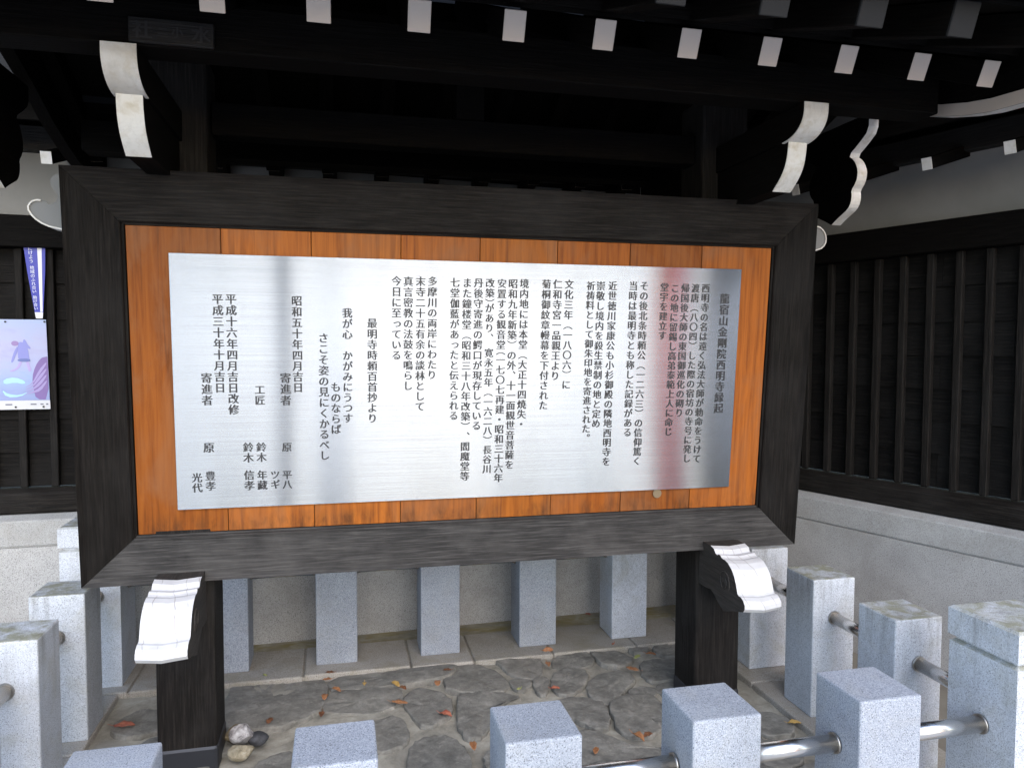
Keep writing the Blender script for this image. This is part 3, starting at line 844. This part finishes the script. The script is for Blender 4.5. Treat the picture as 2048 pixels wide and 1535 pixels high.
# ---------------- gable boards and pendants
def gable(x, sgn):
    low = [(1.66, 2.355), (1.80, 2.362), (2.083, 2.376), (2.20, 2.385), (2.30, 2.402), (2.42, 2.432), (2.60, 2.49), (2.80, 2.575), (3.04, 2.66)]
    top = [(3.04, 2.98), (2.60, 2.80), (2.11, 2.60), (1.66, 2.47)]
    P = low+top
    for m in (False, True):
        Q = [(6.08-y, z) for y, z in P] if m else P
        n = len(Q); em = [1 if i < len(low)-1 and not m else 0 for i in range(n)]
        me = prism('barge_board', Q, x, x+.05, 'x', [M_roofwood, M_white], edge_mats=em, side_mat=0)
        o = ob('barge_board', me, board, I4)
        if m: continue
        # painted band along the inner lower edge
        band = []; ff = []
        lw = [(6.08-y, z) for y, z in low] if m else low
        for y, z in lw: band += [(x-.003, y, z+.001), (x-.003, y, z+.045), (x+.053, y, z+.045), (x+.053, y, z+.001)]
        for i in range(len(lw)-1):
            for q in range(4): ff.append((4*i+q, 4*i+(q+1) % 4, 4*i+4+(q+1) % 4, 4*i+4+q))
        ff += [(3, 2, 1, 0), tuple(range(4*len(lw)-4, 4*len(lw)))]
        ob('painted_band', fixn(mesh('painted_band', band, ff, [M_rafwhite])), o, I4)
    half = [(2.790, 2.56), (2.790, 2.489), (2.846, 2.450), (2.917, 2.411), (2.880, 2.385), (2.858, 2.350), (2.852, 2.320), (2.863, 2.285), (2.893, 2.257), (2.888, 2.235), (2.893, 2.205), (2.912, 2.180), (2.957, 2.160), (2.985, 2.148), (3.023, 2.128)]
    half = [(y+.015, z) for y, z in half]
    half = chaikin(half, 1, False)
    full = half + [(6.08-y, z) for y, z in reversed(half[:-1])] if False else half + [(6.08-y, z) for y, z in reversed(half)]
    n = len(full)
    me = prism('gable_pendant', full, x-.012, x+.035, 'x', [M_roofwood, M_white], edge_mats=[1]*(n-1)+[0], side_mat=0)
    ob('gable_pendant', me, board, I4)
gable(2.20, 1); gable(-1.19, -1)

# ---------------- name tablet on the front purlin
pl = bb('name_tablet', -.567, -.342, 2.325, 2.3385, 2.418, 2.486, M_wx, board, bev=.002, label='small dark wooden tablet with carved characters')
for ch, x, s in (('社', -.556, .052), ('ニ', -.492, .030), ('小', -.455, .032), ('水', -.402, .052)):
    V, F = glyph(ch)
    ob('character', mesh('character', [(a*s, 0, b*s) for a, b in V], F, [M_black]), pl, T(x, 2.3242, 2.452-.38*s))

# ================================================================ POSTER AND STREAMER ON THE WALL
def flat(name, pts, y, mat, parent, base, th=.0008):
    # thin sheet with real thickness, pts in (x,z) of the wall frame
    n = len(pts); v = [(a, y, b) for a, b in pts] + [(a, y+th, b) for a, b in pts]
    f = [tuple(range(n)), tuple(range(2*n-1, n-1, -1))] + [(i, (i+1) % n, n+(i+1) % n, n+i) for i in range(n)]
    return ob(name, fixn(mesh(name, v, f, [mat])), parent, base)
PX0, PX1, PZ0, PZ1 = -1.365+.0, -.957, 1.252, 1.697
PB = BW @ T(0, 0, 0)
def wl(x): return x+.461     # world x -> wall x (the wall runs almost along x)
px1 = wl(-1.412); px0 = px1-.325
poster = thing('poster', 'pale blue and lilac seaside poster pinned on the dark plank wall', 'poster', BW @ T((px0+px1)/2, .07, PZ0))
def poster_mat():
    m, nt, b = mat_new('poster_print'); v = obcoord(nt, rnd=False)
    n1 = noise(nt, obcoord(nt, (2, 1, 7), rnd=False), 3, 5, .6, .6)
    c = ramp(nt, n1, [(.3, (.36, .36, .62)), (.45, (.44, .45, .68)), (.6, (.42, .48, .72)), (.75, (.28, .44, .72))])
    tc = nt.nodes.new('ShaderNodeTexCoord'); sx = nt.nodes.new('ShaderNodeSeparateXYZ'); nt.links.new(tc.outputs['Generated'], sx.inputs[0])
    zf = ramp(nt, sx.outputs[2], [(.0, (.18, .24, .55)), (.22, (.24, .42, .72)), (.42, (.42, .45, .72)), (.7, (.48, .47, .68)), (1, (.38, .48, .74))])
    c = mix(nt, 1, mix(nt, .55, c, zf), g(.78), 'MULTIPLY')
    nt.links.new(c, b.inputs['Base Color']); b.inputs['Roughness'].default_value = .35; return m
yp = .066
flat('poster_sheet', [(px0, PZ0+.045), (px1, PZ0+.045), (px1-.008, PZ1), (px0, PZ1)], yp, poster_mat(), poster, BW)
flat('poster_footer', [(px0, PZ0), (px1+.002, PZ0), (px1+.001, PZ0+.0445), (px0, PZ0+.0445)], yp, plain('paper_white', (.55, .55, .57), .5), poster, BW)
def blob(name, pts, mat, dy):
    flat(name, [(px1+a, PZ0+b) for a, b in chaikin(pts, 1)], yp-dy, mat, poster, BW, .0005)
m_fig = plain('print_violet', (.20, .21, .50), .4); m_fig2 = plain('print_skin', (.36, .25, .48), .4); m_short = plain('print_navy', (.10, .13, .34), .4)
m_hair = plain('print_hair', (.17, .10, .30), .4); m_hair2 = plain('print_hair_light', (.30, .24, .48), .4); m_wave = plain('print_wave', (.34, .60, .86), .4)
m_head = plain('print_plum', (.25, .16, .36), .4)
blob('printed_figure', [(-.128, .335), (-.112, .333), (-.098, .318), (-.090, .300), (-.086, .262), (-.083, .246), (-.133, .246), (-.136, .28), (-.134, .315)], m_fig, .001)
blob('printed_figure', [(-.146+.017*math.cos(t*.7), .327+.013*math.sin(t*.7)) for t in range(9)], m_head, .0016)
blob('printed_figure', [(-.114, .326), (-.108, .348), (-.100, .344), (-.090, .320), (-.076, .304), (-.084, .298), (-.100, .310)], m_fig, .0014)
blob('printed_figure', [(-.134, .318), (-.150, .288), (-.158, .262), (-.166, .234), (-.158, .232), (-.149, .256), (-.136, .284)], m_fig, .0014)
blob('printed_figure', [(-.135, .252), (-.082, .252), (-.080, .236), (-.136, .237)], m_short, .0022)
m_leg = plain('print_lilac', (.36, .29, .54), .4)
blob('printed_figure', [(-.128, .240), (-.114, .240), (-.130, .206), (-.150, .190), (-.172, .186), (-.170, .194), (-.140, .206)], m_leg, .0013)
blob('printed_figure', [(-.102, .240), (-.088, .240), (-.083, .215), (-.076, .194), (-.086, .186), (-.091, .194), (-.095, .216)], m_leg, .0013)
blob('printed_figure', [(-.012, .262), (-.035, .255), (-.060, .215), (-.075, .160), (-.070, .100), (-.060, .050), (-.004, .047), (-.004, .262)], m_hair, .001)
for q in range(4):
    blob('printed_figure', [(-.012, .235-.03*q), (-.045, .195-.03*q), (-.075, .130-.014*q), (-.115, .105-.010*q), (-.075, .122-.014*q), (-.038, .180-.03*q), (-.010, .225-.03*q)], m_hair2, .0016+.0003*q)
blob('printed_wave', [(-.20, .150), (-.150, .160), (-.105, .140), (-.110, .125), (-.15, .135), (-.2, .125)], m_wave, .001)
blob('printed_wave', [(-.21, .100), (-.180, .075), (-.130, .070), (-.090, .090), (-.13, .062), (-.19, .062)], m_wave, .001)
for a, b in ((-.014, PZ1-PZ0-.010), (-.185, PZ1-PZ0-.012), (-.150, .012), (-.028, .012)):
    ob('drawing_pin', cyl_me('drawing_pin', .005, .003, M_black, 10, 'y'), poster, BW @ T(px1+a, yp-.002, PZ0+b))
for a, w_ in ((-.072, .026), (-.035, .014), (-.180, .030), (-.012, .010)):
    flat('printed_line', [(px1+a-w_/2, PZ0+.022), (px1+a+w_/2, PZ0+.022), (px1+a+w_/2, PZ0+.028), (px1+a-w_/2, PZ0+.028)], yp-.0008, plain('print_grey', (.10, .10, .14), .5), poster, BW, .0004)

st = thing('streamer', 'blue and white tapering paper streamer with white writing hung above the poster', 'streamer', BW @ T(wl(-1.45), .066, 1.70))
sx0, sx1 = wl(-1.510), wl(-1.412); tx0, tx1 = wl(-1.466), wl(-1.430); zt, zb = 2.079, 1.703
m_blue = plain('streamer_blue', (.022, .028, .33), .45); m_pale = plain('streamer_white', (.72, .70, .74), .5)
ys_ = .060
flat('blue_face', [(sx0, zt), (sx1, zt), (sx1-.004, 1.93), (tx1+.001, zb+.03), (tx0, zb+.03), (sx0+.016, 1.93)], ys_, m_blue, st, BW)
flat('paper_tip', [(tx0, zb+.03), (tx1, zb+.03), (tx1-.002, zb), (tx0+.005, zb)], ys_, m_pale, st, BW)
flat('white_strip', [(sx1-.036, zt-.016), (sx1-.016, zt-.016), (tx1-.001, zb+.032), (tx1-.011, zb+.032)], ys_-.0012, m_pale, st, BW)
txt = 'にけよう 地域のふれ合い 助け合い'
n = len(txt); zz = zt-.022
mw = plain('white_print', (.75, .76, .82), .5)
for i, ch in enumerate(txt):
    s = .0215-.004*i/n
    if ch == ' ': zz -= .012; continue
    V, F = glyph(ch, .004, .006)
    q = (zt-zz)/(zt-zb); cx = (sx0+.030)*(1-q)+(tx0+.010)*q
    ob('printed_character', mesh('printed_character', [(a*s-s/2, 0, b*s) for a, b in V], F, [mw]), st, BW @ T(cx, ys_-.0012, zz-.88*s))
    zz -= s*.98

# ================================================================ FALLEN LEAVES
def leaf_mat(name, c1, c2):
    m, nt, b = mat_new(name); v = obcoord(nt)
    c = ramp(nt, noise(nt, v, 60, 4, .6), [(.35, c1), (.65, c2)])
    nt.links.new(c, b.inputs['Base Color']); b.inputs['Roughness'].default_value = .55; return m
LM = {'orange': leaf_mat('leaf_orange', (.27, .11, .045), (.46, .22, .10)), 'brown': leaf_mat('leaf_brown', (.11, .045, .022), (.24, .10, .045)),
      'red': leaf_mat('leaf_red', (.32, .08, .05), (.46, .17, .10)), 'yellow': leaf_mat('leaf_yellow', (.45, .27, .07), (.58, .38, .13)), 'green': leaf_mat('leaf_green', (.28, .30, .09), (.40, .42, .16))}
LEAVES = [
 (-.056, 3.653, 'brown', .034, 'crumpled brown leaf at the kerb between the first two inner stones from the left post'),
 (-.068, 3.574, 'orange', .036, 'flat orange leaf just in front of the crumpled brown leaf by the kerb'),
 (-.027, 3.456, 'orange', .050, 'long folded orange leaf on the paving right of the big dark stone'),
 (-.075, 3.393, 'orange', .044, 'orange leaf touching the lower left end of the long folded leaf'),
 (.102, 3.489, 'yellow', .026, 'tiny tan leaf alone in the middle of the long flat back stone'),
 (.241, 3.45, 'yellow', .056, 'large pale yellow leaf at the left of the curled pair behind the front fence'),
 (.271, 3.405, 'brown', .038, 'brown leaf tucked against the large pale yellow leaf'),
 (.247, 3.264, 'orange', .062, 'large curled orange-brown leaf below the pale yellow leaf'),
 (.498, 3.555, 'brown', .034, 'small dark brown leaf near the kerb under the second inner post'),
 (.434, 3.422, 'orange', .046, 'pointed orange leaf in the pale mortar left of the speckled stone'),
 (.43, 3.116, 'red', .050, 'pinkish red leaf in the middle of the paving'),
 (-.085, 3.23, 'brown', .042, 'brown leaf in the mortar above the second front post'),
 (-.296, 3.226, 'brown', .040, 'dark orange leaf at the lower edge of the big dark stone'),
 (-.359, 3.687, 'green', .022, 'tiny yellow-green leaf on top of the big dark stone near the kerb'),
 (1.431, 4.19, 'red', .032, 'red leaf in the mossy gutter against the wall base'),
 (1.043, 3.687, 'orange', .046, 'orange leaf standing up at the kerb between the third and fourth inner posts'),
 (.994, 3.513, 'orange', .044, 'orange leaf lying just in front of the upright kerb leaf'),
 (1.401, 3.686, 'red', .020, 'tiny red leaf at the kerb below the fourth inner post'),
 (1.543, 3.519, 'orange', .042, 'orange-red leaf beside the green leaf near the right sign post'),
 (1.462, 3.499, 'green', .044, 'green leaf near the right sign post'),
 (1.381, 3.367, 'orange', .056, 'broad flat orange leaf left of the right sign post'),
 (.955, 3.252, 'red', .036, 'bright red leaf on a small stone behind the third front post'),
 (.791, 3.281, 'green', .022, 'thin pale green leaf between two small stones'),
 (.5, 2.84, 'orange', .052, 'orange leaf directly left of the third front post'),
 (1.161, 2.761, 'orange', .060, 'pale orange leaf left of the fourth front post with another leaf against it'),
 (1.206, 2.768, 'brown', .040, 'darker leaf overlapping the pale orange leaf beside the fourth front post'),
 (.962, 2.704, 'orange', .042, 'orange leaf just above the steel rail beside the third front post'),
 (-.879, 3.316, 'red', .070, 'long red-orange leaf on the stone strip behind the left front post'),
 (1.845, 2.729, 'yellow', .046, 'golden leaf on the kerb left of the right-hand fence row'),
]
random.seed(21)
for x, y, colr, L, lab in LEAVES:
    L *= 1.2
    n = 9; v = []; f = []
    curl = random.uniform(.15, .5); bend = random.uniform(-.2, .35); wd = random.uniform(.42, .6)
    for i in range(n):
        t = i/(n-1); wi = wd*math.sin(math.pi*min(1, t*.97+.015))**.8*L*.55*(1-.25*t)
        for k in (-1, -.5, 0, .5, 1):
            jag = 1+.08*math.sin(i*2.3+k)
            v.append(((t-.5)*L, k*wi*jag, .0035+L*curl*(k*k)*.45*math.sin(math.pi*t)+L*bend*(t-.5)**2*1.2+.002*math.sin(i*1.7+k*3)))
    for i in range(n-1):
        for k in range(4): f.append((5*i+k, 5*i+k+1, 5*i+6+k, 5*i+5+k))
    nb_ = len(v)
    # stalk
    v += [(-.5*L, -.0012, .004), (-.5*L, .0012, .004), (-.78*L, .001, .012), (-.78*L, -.001, .012)]; f.append((nb_, nb_+1, nb_+2, nb_+3))
    zt_ = min(p[2] for p in v)
    v = [(a, b, c-zt_) for a, b, c in v]
    me = mesh('fallen_leaf', v, f, [LM[colr]], smooth=True)
    zb_ = -.020 if y > 4 else (.0 if y > 3.645 or abs(x) > 1.83 else .001)
    W = T(x, y, zb_) @ Matrix.Rotation(random.uniform(0, 6.28), 4, 'Z')
    if 'standing' in lab: W = W @ Matrix.Rotation(.8, 4, 'X')
    o = ob('fallen_leaf', me, None, W); o['label'] = lab; o['category'] = 'leaf'; o['group'] = 'fallen leaves'
    sm = o.modifiers.new('thick', 'SOLIDIFY'); sm.thickness = .0008

# ================================================================ LOOSE ROCKS BY THE LEFT SIGN POST
def rock(x, y, z, sx, sy, sz, cols, lab, rough=.8, amp=.25, seed=1):
    bm = bmesh.new(); bmesh.ops.create_icosphere(bm, subdivisions=3, radius=1)
    r = random.Random(seed); dirs = [(Vector((r.uniform(-1, 1), r.uniform(-1, 1), r.uniform(-1, 1))).normalized(), r.uniform(.62, .95)) for _ in range(14)]
    for vt in bm.verts:
        p = vt.co.copy()
        for d, k in dirs:
            q = p.dot(d)
            if q > k: p -= d*(q-k)*min(1, amp*3)
        p *= 1+.03*math.sin(p.x*9+seed)*math.sin(p.y*8)*math.cos(p.z*7)
        vt.co = Vector((p.x*sx, p.y*sy, p.z*sz))
    me = bpy.data.meshes.new('rock'); bm.to_mesh(me); bm.free()
    m, nt, b = mat_new('rock_surface'); v = obcoord(nt)
    n1 = noise(nt, v, 38, 6, .7, .5); c = ramp(nt, n1, [(.32, cols[0]), (.5, cols[1]), (.66, cols[2])])
    c = mix(nt, 1, c, g(.72), 'MULTIPLY')
    nt.links.new(c, b.inputs['Base Color']); b.inputs['Roughness'].default_value = rough; bump(nt, b, n1, .7, .01)
    me.materials.append(m)
    for p in me.polygons: p.use_smooth = amp < .2
    o = ob('rock', me, None, T(x, y, z)); o['label'] = lab; o['category'] = 'rock'
rock(-.385, 3.05, .045, .052, .04, .040, ((.12, .10, .10), (.50, .47, .46), (.78, .76, .75)), 'white crystalline rock with dark specks beside the left sign post', .4, .33, 3)
rock(-.325, 3.06, .015, .042, .034, .028, ((.035, .036, .038), (.06, .06, .065), (.10, .10, .11)), 'smooth dark round pebble right of the white crystalline rock', .6, .1, 5)
rock(-.380, 2.965, .018, .052, .038, .032, ((.25, .20, .12), (.42, .36, .25), (.56, .50, .38)), 'pale yellowish rock in front of the white crystalline rock', .85, .3, 8)
rock(-.415, 3.12, .015, .05, .04, .035, ((.30, .22, .12), (.44, .34, .20), (.55, .46, .30)), 'tan rock half hidden behind the white crystalline rock', .85, .3, 9)

# ================================================================ BEHIND THE VIEWER: BANNER, GATEHOUSE AND ADDED SHAPES (mirrored in the plate and the rails)
def make_cloth():
    m, nt, b = mat_new('red_cloth'); b.inputs['Base Color'].default_value = (.80, .05, .03, 1); b.inputs['Roughness'].default_value = .9
    tr = nt.nodes.new('ShaderNodeBsdfTranslucent'); tr.inputs[0].default_value = (.95, .13, .07, 1)
    mx = nt.nodes.new('ShaderNodeMixShader'); mx.inputs[0].default_value = .92
    out = nt.nodes['Material Output']
    nt.links.new(b.outputs[0], mx.inputs[1]); nt.links.new(tr.outputs[0], mx.inputs[2]); nt.links.new(mx.outputs[0], out.inputs[0]); return m
bn = thing('banner', 'tall red banner on a pole behind the viewer', 'banner', T(4.05, -2.9, -.1))
me = mesh('cloth', [(3.88, -2.9, .0), (4.22, -2.9, .0), (4.22, -2.9, 8.4), (3.88, -2.9, 8.4)], [(0, 1, 2, 3)], [make_cloth()])
ob('cloth', me, bn, I4)
ob('pole', cyl_me('pole', .018, 7.6, M_collar, 10, 'z'), bn, T(3.84, -2.905, 3.7))
gt = thing('gatehouse', 'dim timber gatehouse across the forecourt behind the viewer', 'building', T(6.8, -4.6, -.1))
bb('wall', 6.15, 8.6, -6.2, -4.6, -.1, 3.6, plain('gatehouse_wall', (.30, .24, .14), .8), gt)
ob('roof', prism('roof', [(-3.9, 3.6), (-3.9, 3.75), (-5.4, 5.0), (-6.9, 3.75), (-6.9, 3.6)], 5.7, 9.0, 'x', [M_rooftile]), gt, I4)
bb('door', 6.5, 7.5, -4.598, -4.55, -.1, 2.3, plain('door_wood', (.05, .03, .02), .7), gt)
gp = thing('added_pillar', 'unseen grey pillar added behind the viewer to grey a band of the plate', 'pillar', T(0, -5.2, -.1))  # unseen block, added for a grey band in the plate's reflection
bb('shaft', -.30, .12, -5.5, -4.95, -.1, 1.7, M_ledge, gp, bev=.02); bb('cap', -.36, .18, -5.56, -4.89, 1.702, 1.85, M_ledge, gp, bev=.02)
up_ = ob('added_pole', cyl_me('added_pole', .09, 8, M_ledge, 16, 'z'), None, T(-.78, -5.4, 3.9)); up_['label'] = 'unseen grey pole added behind the viewer to grey a narrow band of the plate'; up_['category'] = 'pole'  # added out of view; its reflection makes a thin grey band in the plate
gwm = plain('added_wall_plaster', (.66, .66, .64), .85)  # for two unseen low walls, added to dim the plate's reflection
for gx0, gx1, gh, lab in ((-4.6, -1.2, 1.0, 'longer low pale wall added behind the viewer to dim the left of the plate'), (2.5, 4.6, 1.1, 'shorter low pale wall added behind the viewer to dim the right of the plate')):
    lw = thing('added_low_wall', lab, 'wall', T((gx0+gx1)/2, -6.5, -.1), 'low walls added behind the viewer')
    bb('wall', gx0, gx1, -6.7, -6.5, -.1, gh, gwm, lw); bb('tile_top', gx0-.05, gx1+.05, -6.8, -6.4, gh+.002, gh+.1, M_rooftile, lw)
